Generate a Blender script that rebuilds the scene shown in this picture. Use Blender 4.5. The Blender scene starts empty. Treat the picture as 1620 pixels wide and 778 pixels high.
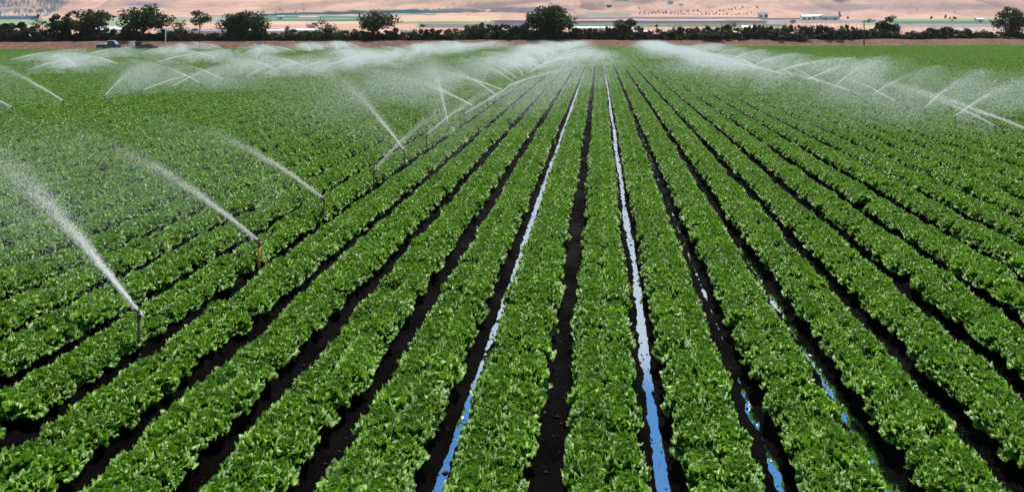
import bpy, math, random
import numpy as np
from mathutils import Vector, Matrix, Euler

# ------------------------------------------------------------------ scene, camera, light
scn = bpy.context.scene
COL = scn.collection
R = math.radians
H = 4.13                      # camera height (m)
F = 1260.0                    # focal length in pixels of the 1620 px wide photograph
VX, VY = 948.0, 47.0          # vanishing point of the rows in the photograph

cd = bpy.data.cameras.new('camera')
cam = bpy.data.objects.new('camera', cd); COL.objects.link(cam)
cam.location = (0, 0, H); cam.rotation_euler = (R(90), 0, 0)
cd.sensor_fit = 'HORIZONTAL'; cd.sensor_width = 36.0
cd.lens = 36.0 * F / 1620.0
cd.shift_x = -(VX - 810.0) / 1620.0
cd.shift_y = -(389.0 - VY) / 1620.0
cd.clip_start = 0.1; cd.clip_end = 20000
scn.camera = cam

SUN_EL, SUN_AZ = R(56), math.atan2(0.16, 0.75)     # sun high beyond the far end of the rows, a little to the right
w = bpy.data.worlds.new('World'); scn.world = w; w.use_nodes = True
nt = w.node_tree
bg = nt.nodes['Background']; sky = nt.nodes.new('ShaderNodeTexSky')
sky.sky_type = 'NISHITA'; sky.sun_disc = False
sky.sun_elevation = SUN_EL; sky.sun_rotation = SUN_AZ
sky.air_density = 1.0; sky.dust_density = 0.3; sky.ozone_density = 3.0
def wn(typ, **kw):
    o = nt.nodes.new('ShaderNode'+typ)
    for k, v in kw.items(): setattr(o, k, v)
    return o
tc = wn('TexCoord'); sx = wn('SeparateXYZ'); nt.links.new(tc.outputs['Generated'], sx.inputs[0])
cn = wn('TexNoise'); cn.inputs['Scale'].default_value = 3.0; cn.inputs['Detail'].default_value = 6; nt.links.new(tc.outputs['Generated'], cn.inputs['Vector'])
ma = wn('Math', operation='MULTIPLY_ADD'); nt.links.new(cn.outputs[0], ma.inputs[0]); ma.inputs[1].default_value = -.22; nt.links.new(sx.outputs[2], ma.inputs[2])
mr = wn('MapRange'); nt.links.new(ma.outputs[0], mr.inputs[0]); mr.interpolation_type = 'SMOOTHSTEP'
for i, v in ((1, .24), (2, .30), (3, 1.0), (4, 0.0)): mr.inputs[i].default_value = v
tint = wn('Mix', data_type='RGBA', blend_type='MULTIPLY'); tint.inputs[0].default_value = 1; tint.inputs[7].default_value = (.42, .92, 1.18, 1)
nt.links.new(sky.outputs[0], tint.inputs[6])
cl = wn('Mix', data_type='RGBA'); nt.links.new(mr.outputs[0], cl.inputs[0]); nt.links.new(tint.outputs[2], cl.inputs[6]); cl.inputs[7].default_value = (8.0, 8.3, 9.0, 1)
nt.links.new(cl.outputs[2], bg.inputs['Color']); bg.inputs['Strength'].default_value = 0.06
sl = bpy.data.lights.new('sun', 'SUN'); sl.energy = 3.9; sl.angle = R(0.5); sl.color = (1.0, 0.95, 0.87)
so = bpy.data.objects.new('sun', sl); COL.objects.link(so)
sdir = Vector((math.sin(SUN_AZ) * math.cos(SUN_EL), math.cos(SUN_AZ) * math.cos(SUN_EL), math.sin(SUN_EL)))
so.rotation_euler = sdir.to_track_quat('Z', 'Y').to_euler(); so.location = (30, 20, 60)

vs = scn.view_settings
vs.view_transform = 'Standard'; vs.look = 'None'; vs.gamma = 1.0; vs.exposure = 0.6; vs.use_curve_mapping = False
cy = scn.cycles
cy.max_bounces = 5; cy.diffuse_bounces = 2; cy.glossy_bounces = 2; cy.transmission_bounces = 3
cy.transparent_max_bounces = 4; cy.volume_bounces = 0; cy.use_denoising = True
cy.caustics_reflective = False; cy.caustics_refractive = False

rng = np.random.default_rng(7)
random.seed(7)

# ------------------------------------------------------------------ helpers
E0, ES = 172.3, 0.2014
def edge(x):                                   # far edge of the lettuce field
    return E0 + ES * x
def at(px, Y, z=0.0):                          # ground point seen at photo column px, Y metres away
    return Vector(((px - VX) / F * Y, Y, z))
def on_edge(px, e):                            # point e metres beyond the field edge on the line of sight px
    t = (px - VX) / F
    Y = (E0 + e) / (1 - ES * t)
    return Vector((t * Y, Y, 0))

def mesh_np(name, V, polys, mats=(), smooth=False, attr=None):
    """V (n,3); polys list of int arrays (m,k)"""
    me = bpy.data.meshes.new(name)
    V = np.asarray(V, dtype=np.float32)
    me.vertices.add(len(V)); me.vertices.foreach_set('co', V.ravel())
    idx = np.concatenate([p.ravel() for p in polys]).astype(np.int32)
    tot = np.concatenate([np.full(len(p), p.shape[1], np.int32) for p in polys])
    st = np.concatenate([[0], np.cumsum(tot)[:-1]]).astype(np.int32)
    me.loops.add(len(idx)); me.loops.foreach_set('vertex_index', idx)
    me.polygons.add(len(tot)); me.polygons.foreach_set('loop_start', st); me.polygons.foreach_set('loop_total', tot)
    if smooth: me.polygons.foreach_set('use_smooth', np.ones(len(tot), bool))
    for m in mats: me.materials.append(m)
    me.update(calc_edges=True); me.validate()
    return me

def link(name, me, parent=None):
    o = bpy.data.objects.new(name, me); COL.objects.link(o)
    if parent is not None: o.parent = parent
    return o
def tag(o, label=None, cat=None, group=None, kind=None):
    if label: o['label'] = label
    if cat: o['category'] = cat
    if group: o['group'] = group
    if kind: o['kind'] = kind
    return o
def thing(name, label, cat, loc=(0, 0, 0), rz=0.0, group=None):
    o = bpy.data.objects.new(name, None); COL.objects.link(o)
    o.empty_display_size = 0.2
    o.location = loc; o.rotation_euler = (0, 0, rz)
    return tag(o, label, cat, group)

class MB:
    """small mesh collector"""
    def __init__(s): s.v = []; s.f = []
    def box(s, c, d, rot=None, taper=1.0):
        b = len(s.v)
        for k, (x, y, z) in enumerate([(-1,-1,-1),(1,-1,-1),(1,1,-1),(-1,1,-1),(-1,-1,1),(1,-1,1),(1,1,1),(-1,1,1)]):
            t = taper if z > 0 else 1.0
            p = Vector((x*d[0]/2*t, y*d[1]/2*t, z*d[2]/2))
            if rot: p = rot @ p
            s.v.append((p.x+c[0], p.y+c[1], p.z+c[2]))
        for q in [(0,3,2,1),(4,5,6,7),(0,1,5,4),(1,2,6,5),(2,3,7,6),(3,0,4,7)]:
            s.f.append(tuple(b+i for i in q))
        return s
    def tube(s, pts, rad, n=8, cap=True):
        pts = [Vector(p) for p in pts]
        if not hasattr(rad, '__len__'): rad = [rad]*len(pts)
        b = len(s.v)
        for i, p in enumerate(pts):
            d = (pts[min(i+1, len(pts)-1)] - pts[max(i-1, 0)]).normalized()
            up = Vector((0,0,1)) if abs(d.z) < .9 else Vector((1,0,0))
            a = d.cross(up).normalized(); c = d.cross(a)
            for k in range(n):
                t = 2*math.pi*k/n
                q = p + (a*math.cos(t) + c*math.sin(t))*rad[i]
                s.v.append((q.x, q.y, q.z))
        for i in range(len(pts)-1):
            for k in range(n):
                s.f.append((b+i*n+k, b+i*n+(k+1)%n, b+(i+1)*n+(k+1)%n, b+(i+1)*n+k))
        if cap:
            s.f.append(tuple(b+k for k in range(n))[::-1]); e = b+(len(pts)-1)*n
            s.f.append(tuple(e+k for k in range(n)))
        return s
    def prism(s, prof, y0, y1, inset=0.0, zmid=None):
        """side profile (x,z) extruded along y"""
        b = len(s.v); n = len(prof)
        for y, sg in ((y0, 1), (y1, -1)):
            for (x, z) in prof:
                k = 0.0
                if zmid is not None and z > zmid: k = inset*(z-zmid)
                s.v.append((x, y + sg*k*(1 if y0 < y1 else -1), z))
        for k in range(n):
            s.f.append((b+k, b+(k+1)%n, b+n+(k+1)%n, b+n+k))
        s.f.append(tuple(b+k for k in range(n))[::-1]); s.f.append(tuple(b+n+k for k in range(n)))
        return s
    def me(s, name, mat, smooth=False, bevel=0.0):
        me = bpy.data.meshes.new(name); me.from_pydata(s.v, [], s.f); me.materials.append(mat)
        import bmesh
        bm = bmesh.new(); bm.from_mesh(me)
        if bevel > 0:
            bmesh.ops.remove_doubles(bm, verts=bm.verts, dist=1e-5)
            bmesh.ops.bevel(bm, geom=[e for e in bm.edges if len(e.link_faces)==2 and e.calc_face_angle(0) > .5],
                            offset=bevel, segments=2, affect='EDGES', profile=0.6, clamp_overlap=True)
        bmesh.ops.recalc_face_normals(bm, faces=bm.faces)
        bm.to_mesh(me); bm.free()
        if smooth:
            for p in me.polygons: p.use_smooth = True
        me.update(); return me
    def obj(s, name, mat, parent=None, smooth=False, bevel=0.0):
        return link(name, s.me(name, mat, smooth, bevel), parent)

def vnoise(x, y, seed=0):
    """smooth 2-D value noise, numpy, range -1..1"""
    r = np.random.default_rng(seed); T = r.uniform(-1, 1, (256, 256))
    x = np.asarray(x, float); y = np.asarray(y, float)
    xi = np.floor(x).astype(int); yi = np.floor(y).astype(int)
    fx = x-xi; fy = y-yi; fx = fx*fx*(3-2*fx); fy = fy*fy*(3-2*fy)
    g = lambda a, b: T[a % 256, b % 256]
    return (g(xi, yi)*(1-fx)+g(xi+1, yi)*fx)*(1-fy) + (g(xi, yi+1)*(1-fx)+g(xi+1, yi+1)*fx)*fy

# ------------------------------------------------------------------ materials
class NT:
    def __init__(s, name):
        s.m = bpy.data.materials.new(name); s.m.use_nodes = True
        s.t = s.m.node_tree; s.b = s.t.nodes['Principled BSDF']; s.out = s.t.nodes['Material Output']
    def n(s, typ, **kw):
        o = s.t.nodes.new('ShaderNode'+typ)
        for k, v in kw.items(): setattr(o, k, v)
        return o
    def l(s, a, b): s.t.links.new(a, b)
    def noise(s, scale, detail=4, vec=None, rough=.6):
        o = s.n('TexNoise'); o.inputs['Scale'].default_value = scale; o.inputs['Detail'].default_value = detail
        o.inputs['Roughness'].default_value = rough
        if vec is not None: s.l(vec, o.inputs['Vector'])
        return o
    def ramp(s, fac, stops):
        o = s.n('ValToRGB'); cr = o.color_ramp
        while len(cr.elements) > 1: cr.elements.remove(cr.elements[-1])
        for i, (p, c) in enumerate(stops):
            e = cr.elements[0] if i == 0 else cr.elements.new(p)
            e.position = p; e.color = (*c, 1)
        s.l(fac, o.inputs[0]); return o
    def mix(s, fac, a, b, mode='MIX'):
        o = s.n('Mix', data_type='RGBA', blend_type=mode)
        for sock, v in ((o.inputs[0], fac), (o.inputs[6], a), (o.inputs[7], b)):
            if isinstance(v, (int, float)): sock.default_value = v
            elif isinstance(v, tuple): sock.default_value = (*v, 1)
            else: s.l(v, sock)
        return o.outputs[2]
    def bump(s, h, strength, dist):
        o = s.n('Bump'); o.inputs['Strength'].default_value = strength; o.inputs['Distance'].default_value = dist
        s.l(h, o.inputs['Height']); s.l(o.outputs[0], s.b.inputs['Normal'])
    def set(s, **kw):
        for k, v in kw.items():
            i = s.b.inputs[k.replace('_', ' ')]
            i.default_value = (*v, 1) if isinstance(v, tuple) and len(v) == 3 else v
        return s

def plain(name, col, rough=.5, metal=0.0, var=.25, scale=8.0, spec=.5):
    t = NT(name); tc = t.n('TexCoord')
    n = t.noise(scale, 4, tc.outputs['Object'])
    d = tuple(max(0, c*(1-var)) for c in col); u = tuple(min(1, c*(1+var*.6)) for c in col)
    r = t.ramp(n.outputs[0], [(.3, d), (.7, u)])
    t.l(r.outputs[0], t.b.inputs['Base Color'])
    t.set(Roughness=rough, Metallic=metal); t.b.inputs['Specular IOR Level'].default_value = spec
    return t.m

def leaf_mat(name, dark, mid, light, trans=.3, rough=.45, spec=.5, per='island', fieldvar=False, nscale=22, rim=None):
    t = NT(name)
    if per == 'island':
        g = t.n('NewGeometry'); rnd = g.outputs['Random Per Island']
    else:
        g = t.n('ObjectInfo'); rnd = g.outputs['Random']
    tc = t.n('TexCoord')
    nz = t.noise(nscale, 3, tc.outputs['Object'])
    ad = t.n('Math', operation='MULTIPLY_ADD'); t.l(rnd, ad.inputs[0]); ad.inputs[1].default_value = .55
    mu = t.n('Math', operation='MULTIPLY'); t.l(nz.outputs[0], mu.inputs[0]); mu.inputs[1].default_value = .6
    t.l(mu.outputs[0], ad.inputs[2])
    col = t.ramp(ad.outputs[0], [(.15, dark), (.5, mid), (.95, light)]).outputs[0]
    if fieldvar:
        ge = t.n('NewGeometry'); big = t.noise(.09, 3, ge.outputs['Position'])
        f = t.ramp(big.outputs[0], [(.35, (.72, .80, .75)), (.65, (1.22, 1.12, 1.0))])
        col = t.mix(1.0, col, f.outputs[0], 'MULTIPLY')
    if rim:
        ra = t.n('Attribute'); ra.attribute_name = 'rim'
        rm = t.n('Math', operation='MULTIPLY'); t.l(ra.outputs['Fac'], rm.inputs[0]); rm.inputs[1].default_value = .75
        col = t.mix(rm.outputs[0], col, rim)
    t.l(col, t.b.inputs['Base Color']); t.set(Roughness=rough); t.b.inputs['Specular IOR Level'].default_value = spec
    tr = t.n('BsdfTranslucent'); br = t.mix(1.0, col, (1.25, 1.5, .6), 'MULTIPLY'); t.l(br, tr.inputs['Color'])
    mx = t.n('MixShader'); mx.inputs[0].default_value = trans
    t.l(t.b.outputs[0], mx.inputs[1]); t.l(tr.outputs[0], mx.inputs[2]); t.l(mx.outputs[0], t.out.inputs['Surface'])
    return t.m

M = {}
M['lettuce'] = leaf_mat('lettuce_leaf', (.008, .056, .001), (.044, .162, .002), (.19, .37, .03), .20, .47, .42, 'object', True, 24, (.23, .41, .05))
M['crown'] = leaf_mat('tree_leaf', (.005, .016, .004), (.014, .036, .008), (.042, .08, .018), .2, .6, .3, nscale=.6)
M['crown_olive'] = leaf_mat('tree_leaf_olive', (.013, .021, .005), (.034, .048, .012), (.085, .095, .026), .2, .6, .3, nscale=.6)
M['scrub_brown'] = leaf_mat('scrub_leaf_brown', (.014, .011, .008), (.036, .029, .021), (.09, .072, .05), .1, .8, .2, nscale=.8)
M['scrub_grey'] = leaf_mat('scrub_leaf_grey', (.022, .027, .016), (.055, .066, .04), (.12, .13, .08), .1, .8, .2, nscale=.8)
M['conifer'] = leaf_mat('conifer_leaf', (.008, .022, .02), (.016, .04, .035), (.03, .06, .05), .1, .7, .2, nscale=.4)
M['bark'] = plain('bark', (.035, .026, .02), .9, 0, .4, 3)
M['twig'] = plain('twig', (.10, .08, .065), .9, 0, .3, 3)

def soil_material():
    t = NT('wet_soil'); ge = t.n('NewGeometry')
    n1 = t.noise(14, 8, ge.outputs['Position'], .7); n2 = t.noise(1.2, 4, ge.outputs['Position'])
    c = t.ramp(n1.outputs[0], [(.35, (.0008, .0007, .0007)), (.58, (.0016, .0012, .0011)), (.72, (.007, .005, .0042))]).outputs[0]
    
    t.l(c, t.b.inputs['Base Color'])
    r = t.ramp(n2.outputs[0], [(.35, (.55,)*3), (.6, (.9,)*3)]); t.l(r.outputs[0], t.b.inputs['Roughness'])
    t.b.inputs['Specular IOR Level'].default_value = .02
    t.bump(n1.outputs[0], .9, .03); return t.m
M['soil'] = soil_material()

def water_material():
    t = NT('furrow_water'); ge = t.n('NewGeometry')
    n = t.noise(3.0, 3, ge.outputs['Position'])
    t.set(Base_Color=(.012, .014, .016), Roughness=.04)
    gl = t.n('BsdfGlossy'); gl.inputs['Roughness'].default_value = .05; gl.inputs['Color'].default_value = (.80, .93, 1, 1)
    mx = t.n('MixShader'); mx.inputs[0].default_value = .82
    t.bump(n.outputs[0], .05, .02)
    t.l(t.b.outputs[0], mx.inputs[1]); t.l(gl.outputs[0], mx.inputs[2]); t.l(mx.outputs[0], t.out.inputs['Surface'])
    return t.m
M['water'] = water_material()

def droplet_material(name, c):
    t = NT(name)
    up = t.n('CombineXYZ'); up.inputs[2].default_value = 1.0
    d = t.n('BsdfDiffuse'); d.inputs['Color'].default_value = (*c, 1); t.l(up.outputs[0], d.inputs['Normal'])
    tr = t.n('BsdfTranslucent'); tr.inputs['Color'].default_value = (*c, 1)
    mx = t.n('MixShader'); mx.inputs[0].default_value = .4
    t.l(d.outputs[0], mx.inputs[1]); t.l(tr.outputs[0], mx.inputs[2]); t.l(mx.outputs[0], t.out.inputs['Surface'])
    return t.m
M['drops'] = droplet_material('water_mist', (.69, .82, .83)); M['stream'] = droplet_material('water_stream', (.95, .97, .97))

def dirt_material(name, a, b, c, scale=1.5, stretch=None):
    t = NT(name); ge = t.n('NewGeometry'); v = ge.outputs['Position']
    if stretch:
        mp = t.n('Mapping'); mp.inputs['Scale'].default_value = stretch; t.l(v, mp.inputs['Vector']); v = mp.outputs[0]
    n1 = t.noise(scale, 8, v, .7); n2 = t.noise(scale*.08, 3, v)
    col = t.ramp(n1.outputs[0], [(.3, a), (.52, b), (.75, c)]).outputs[0]
    f = t.ramp(n2.outputs[0], [(.3, (.8, .78, .76)), (.7, (1.15, 1.12, 1.1))])
    col = t.mix(1.0, col, f.outputs[0], 'MULTIPLY')
    t.l(col, t.b.inputs['Base Color']); t.set(Roughness=.95); t.b.inputs['Specular IOR Level'].default_value = .1
    t.bump(n1.outputs[0], .6, .15); return t.m
M['ground'] = dirt_material('ground_dirt', (.08, .06, .04), (.13, .095, .065), (.19, .14, .10), .8)
M['bank'] = dirt_material('bank_dry_grass', (.08, .045, .03), (.185, .11, .075), (.28, .18, .125), .9, (1.4, .8, 1))
M['track'] = dirt_material('track_dirt', (.2, .145, .105), (.28, .21, .155), (.36, .28, .21), 1.2)

def terrain_material():
    t = NT('valley_land'); at_ = t.n('Attribute'); at_.attribute_name = 'cover'
    ge = t.n('NewGeometry')
    mp = t.n('Mapping'); mp.inputs['Scale'].default_value = (1, .35, 1); t.l(ge.outputs['Position'], mp.inputs['Vector'])
    n1 = t.noise(.03, 6, mp.outputs[0], .7)
    f = t.ramp(n1.outputs[0], [(.3, (.80, .79, .80)), (.7, (1.16, 1.15, 1.12))])
    col = t.mix(1.0, at_.outputs['Color'], f.outputs[0], 'MULTIPLY')
    t.l(col, t.b.inputs['Base Color']); t.set(Roughness=1.0); t.b.inputs['Specular IOR Level'].default_value = 0.0
    return t.m
M['terrain'] = terrain_material()
M['pipe'] = plain('riser_pipe_dark', (.045, .05, .05), .5, .3, .3, 20)
M['orange'] = plain('riser_pipe_orange', (.52, .25, .05), .5, .0, .3, 20)
M['brass'] = plain('brass', (.10, .085, .05), .4, .7, .2, 30)
M['white'] = plain('white_paint', (.78, .78, .75), .5, 0, .1, 3)
M['cream'] = plain('cream_wall', (.70, .62, .48), .7, 0, .12, .5)
M['roof_white'] = plain('white_metal_roof', (.80, .80, .78), .5, 0, .08, .5)
M['roof_tan'] = plain('tan_roof', (.45, .36, .28), .8, 0, .2, .5)
M['roof_grey'] = plain('grey_roof', (.25, .24, .25), .8, 0, .2, .5)
M['wall_grey'] = plain('grey_wall', (.45, .44, .43), .8, 0, .15, .5)
M['opening'] = plain('dark_opening', (.03, .03, .035), .5, 0, .2, 1)
M['blue_paint'] = plain('dark_blue_paint', (.012, .025, .07), .25, .1, .2, 2, .6)
M['black_paint'] = plain('black_paint', (.012, .012, .015), .25, .1, .2, 2, .6)
M['silver_paint'] = plain('silver_paint', (.55, .56, .58), .3, .4, .1, 2)
M['glass'] = plain('vehicle_glass', (.05, .065, .075), .1, 0, .1, 2, .8)
M['rubber'] = plain('tyre_rubber', (.015, .015, .015), .85, 0, .3, 10)
M['rim'] = plain('wheel_rim', (.45, .45, .45), .4, .7, .2, 10)
M['lamp'] = plain('lamp_lens', (.75, .72, .65), .2, 0, .1, 5)
M['redlamp'] = plain('tail_lens', (.35, .02, .02), .2, 0, .1, 5)
M['wood'] = plain('pole_wood', (.06, .045, .035), .9, 0, .3, 4)

# ------------------------------------------------------------------ ground, far terrain
me = mesh_np('ground', [(-900, -120, -.10), (900, -120, -.10), (900, 420, -.10), (-900, 420, -.10)], [np.array([[0, 1, 2, 3]])], [M['ground']])
tag(link('ground', me), kind='structure')

def build_terrain():
    pY = np.array([300, 600, 750, 950, 1300, 1800, 2300, 3000, 3800, 4600, 5200, 5800], float)
    pz = np.array([-.06, 0, 2.3, 6.4, 15.5, 31.5, 50, 100, 180, 275, 320, 300], float)
    pp = (pz - H)/pY*F
    pr = np.concatenate([np.linspace(pp[0], pp[1], 12)[:-1], np.linspace(pp[1], pp[-2], 250), [pp[-2]+.5]])
    Y = np.interp(pr, pp[:-1], pY[:-1]); Y[-1] = 5800
    z0 = np.interp(Y, pY, pz)
    t = np.linspace(-1.35, 1.15, 1500)
    TT, YY = np.meshgrid(t, Y); XX = TT*YY
    ZZ = np.repeat(z0[:, None], len(t), 1)
    hill = np.clip((YY-1650)/1000, 0, 1); hill = hill*hill*(3-2*hill)
    n = (np.abs(vnoise(XX/420, YY/1000, 1))*1.4-.5)*95 + (np.abs(vnoise(XX/150+YY/900, YY/420, 8))-.3)*48 + (np.abs(vnoise(XX/75-YY/700, YY/300, 18))-.3)*17 + vnoise(XX/170+.4*vnoise(XX/500, YY/500, 9)*3, YY/420, 2)*18 + vnoise(XX/60, YY/160, 3)*4.5
    n += vnoise(XX/1300+3.3, YY/1500, 5)*45
    ZZ = ZZ + hill*n
    mid = np.clip((YY-700)/800, 0, 1)*(1-hill)
    ZZ += mid*vnoise(XX/160, YY/260, 4)*1.2
    # ---- land cover plus painted hill shading, keyed on where each parcel lies (bearing px, slope row yy)
    px = VX + TT*F; yy = VY - (ZZ-H)/YY*F
    wob = vnoise(px/40, yy/3, 11)*1.2
    y = yy + wob*.5; x = px + vnoise(px/60, yy/4, 12)*6
    C = np.zeros(XX.shape+(3,)); C[:] = (.55, .35, .262)
    C *= (1 + .10*vnoise(px/55, yy/7, 21)[..., None])
    def band(x0, x1, top, bot, col, soft=.8, xs=5.0):
        xs_ = np.array([p[0] for p in top]); ty = np.interp(x, xs_, [p[1] for p in top])
        xb_ = np.array([p[0] for p in bot]); by = np.interp(x, xb_, [p[1] for p in bot])
        a = np.clip((y-ty)/soft+.5, 0, 1)*np.clip((by-y)/soft+.5, 0, 1)*np.clip((x-x0)/xs+.5, 0, 1)*np.clip((x1-x)/xs+.5, 0, 1)
        C[:] = C*(1-a[..., None]) + np.array(col)*a[..., None]
    def rect(x0, x1, y0, y1, col, **k): band(x0, x1, [(x0, y0), (x1, y0)], [(x0, y1), (x1, y1)], col, **k)
    # mauve shading of the folds, painted into the hill colour
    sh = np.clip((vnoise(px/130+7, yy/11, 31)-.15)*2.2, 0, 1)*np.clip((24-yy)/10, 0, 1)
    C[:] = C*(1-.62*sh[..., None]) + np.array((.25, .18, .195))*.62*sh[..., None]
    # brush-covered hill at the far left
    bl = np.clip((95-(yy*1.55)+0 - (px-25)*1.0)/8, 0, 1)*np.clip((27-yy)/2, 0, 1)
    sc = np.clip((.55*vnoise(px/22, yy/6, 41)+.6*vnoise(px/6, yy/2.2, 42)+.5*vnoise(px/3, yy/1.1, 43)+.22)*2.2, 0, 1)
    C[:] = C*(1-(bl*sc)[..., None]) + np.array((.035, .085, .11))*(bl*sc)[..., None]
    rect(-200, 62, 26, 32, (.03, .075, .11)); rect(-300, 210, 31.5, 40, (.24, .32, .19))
    rect(-300, 75, 21.5, 24, (.62, .5, .44))
    rect(165, 420, 28, 35, (.27, .33, .24)); rect(318, 372, 25, 26.8, (.05, .12, .12)); rect(300, 420, 35, 38, (.42, .36, .34))
    rect(200, 262, 4, 12, (.25, .21, .25), soft=4, xs=20)
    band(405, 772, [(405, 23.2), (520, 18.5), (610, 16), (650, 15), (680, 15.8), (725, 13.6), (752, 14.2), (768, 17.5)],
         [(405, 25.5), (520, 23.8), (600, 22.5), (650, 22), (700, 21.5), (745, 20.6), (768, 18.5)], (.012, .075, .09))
    rect(405, 600, 25.5, 34.5, (.09, .20, .15)); rect(470, 500, 26, 27.6, (.60, .50, .4)); rect(430, 560, 29.3, 30.2, (.35, .34, .26))
    rect(420, 600, 34.3, 38.5, (.64, .43, .31)); rect(600, 690, 22.5, 25, (.17, .24, .19)); rect(610, 790, 25, 34, (.60, .415, .30))
    rect(640, 790, 31, 32.3, (.66, .42, .24)); rect(620, 800, 34, 38, (.20, .28, .14)); rect(660, 800, 38, 44, (.20, .16, .18))
    band(772, 850, [(772, 17), (790, 12.8), (850, 12.2)], [(772, 19.5), (850, 21)], (.09, .095, .14)); rect(845, 905, 13.5, 17, (.19, .17, .21), soft=1.5)
    rect(905, 945, 20, 22.5, (.3, .27, .26)); rect(925, 1000, 21.5, 26.5, (.25, .27, .2)); rect(845, 930, 24, 31, (.27, .25, .19))
    rect(905, 1205, 27.3, 30.8, (.20, .17, .20)); rect(780, 1215, 32.8, 38, (.11, .09, .12)); rect(940, 1150, 30.8, 32.8, (.55, .40, .32))
    rect(900, 1240, 38, 43, (.16, .22, .14)); rect(780, 900, 38, 43, (.12, .12, .16))
    rect(1200, 1275, 29.5, 31.5, (.03, .075, .09)); rect(1210, 1262, 31.5, 38.5, (.33, .28, .28)); rect(1262, 1420, 32, 37, (.28, .25, .24))
    rect(1365, 1420, 36, 41, (.25, .36, .2)); rect(1410, 1640, 30.5, 33.5, (.22, .33, .19)); rect(1410, 1640, 33.5, 38.2, (.09, .19, .12))
    rect(1410, 1640, 38.2, 44, (.30, .25, .25)); rect(1500, 1600, 44, 50, (.48, .38, .34))
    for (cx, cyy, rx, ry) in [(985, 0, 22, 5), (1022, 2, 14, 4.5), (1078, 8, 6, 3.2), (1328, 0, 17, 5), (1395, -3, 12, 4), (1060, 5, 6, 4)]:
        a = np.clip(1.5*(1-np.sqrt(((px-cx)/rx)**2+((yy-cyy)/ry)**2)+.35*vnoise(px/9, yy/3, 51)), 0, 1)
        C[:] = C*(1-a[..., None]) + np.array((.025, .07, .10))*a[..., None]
    # farm tracks and gullies; their light and dark lines also paint in ridge shading
    for k in range(42):
        x0 = rng.uniform(100, 1620); y0 = rng.uniform(2, 14); sl_ = rng.uniform(-.10, .10)
        d = np.abs(yy-(y0+sl_*(px-x0)+1.5*vnoise(px/60, 0*px, 60+k))); a = np.clip(1-d/.7, 0, 1)*np.clip(1-np.abs(px-x0)/90, 0, 1)*.75
        C[:] = C*(1-a[..., None]) + np.array((.30, .21, .18) if k % 2 else (.64, .46, .36))*a[..., None]
    # second layer of painted fold shading, then a speckle of single bushes
    sh2 = np.clip((vnoise(px/70+yy/9, yy/14+px/300, 33)-.05)*2.0, 0, 1)*np.clip((22-yy)/6, 0, 1)*.5
    C[:] = C*(1-sh2[..., None]) + np.array((.25, .175, .175))*sh2[..., None]
    bu = (vnoise(px/3.1, yy/1.1, 71) > .86) & (yy < 24) & (vnoise(px/120, yy/9, 72) > .1)
    C[bu] = (.07, .085, .085)
    nr, nc = XX.shape
    V = np.stack([XX, YY, ZZ], -1).reshape(-1, 3)
    i = (np.arange(nr-1)[:, None]*nc + np.arange(nc-1)).ravel()
    me = mesh_np('hills', V, [np.stack([i, i+1, i+nc+1, i+nc], 1)], [M['terrain']], True)
    ca = me.color_attributes.new('cover', 'FLOAT_COLOR', 'POINT')
    ca.data.foreach_set('color', np.concatenate([C.reshape(-1, 3), np.ones((nr*nc, 1))], 1).astype(np.float32).ravel())
    tag(link('hills', me), kind='structure')
    def height(X, Y_):
        j = int(np.argmin(np.abs(Y-Y_))); k = int(np.argmin(np.abs(t-X/Y_))); return float(ZZ[j, k])
    def place(px_, yrow):                    # ground point on the slope seen at column px_, row yrow
        Yb = float(np.interp(VY-yrow, pp[:-1], pY[:-1])); X = (px_-VX)/F*Yb
        return Vector((X, Yb, height(X, Yb)))
    return place
place = build_terrain()

# embankment beyond the field and the track along its foot
def strip(name, prof, mat, x0, x1, nx, noise=0.0):
    xs = np.linspace(x0, x1, nx); es = np.array([p[0] for p in prof]); zs = np.array([p[1] for p in prof])
    ee = np.linspace(es[0], es[-1], max(2, int((es[-1]-es[0])/.7)))
    XX, EE = np.meshgrid(xs, ee); ZZ = np.interp(EE, es, zs)
    if noise: ZZ = ZZ + noise*(vnoise(XX/1.7, EE/1.3, 81)*.6+vnoise(XX/9, EE/4, 82))*np.clip(ZZ*2, 0, 1)
    V = np.stack([XX, E0+ES*XX+EE, ZZ], -1).reshape(-1, 3); nr, nc = XX.shape
    i = (np.arange(nr-1)[:, None]*nc+np.arange(nc-1)).ravel()
    return tag(link(name, mesh_np(name, V, [np.stack([i, i+1, i+nc+1, i+nc], 1)], [mat], True)), kind='structure')
strip('earth_bank', [(5.2, .0), (6.5, .05), (8, .35), (13, 1.45), (15, 1.6), (38, 1.5), (56, -.2)], M['bank'], -260, 240, 500, .16)
strip('dirt_track', [(-.5, -.05), (.2, .02), (5.3, .03)], M['track'], -260, 240, 200)

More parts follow.
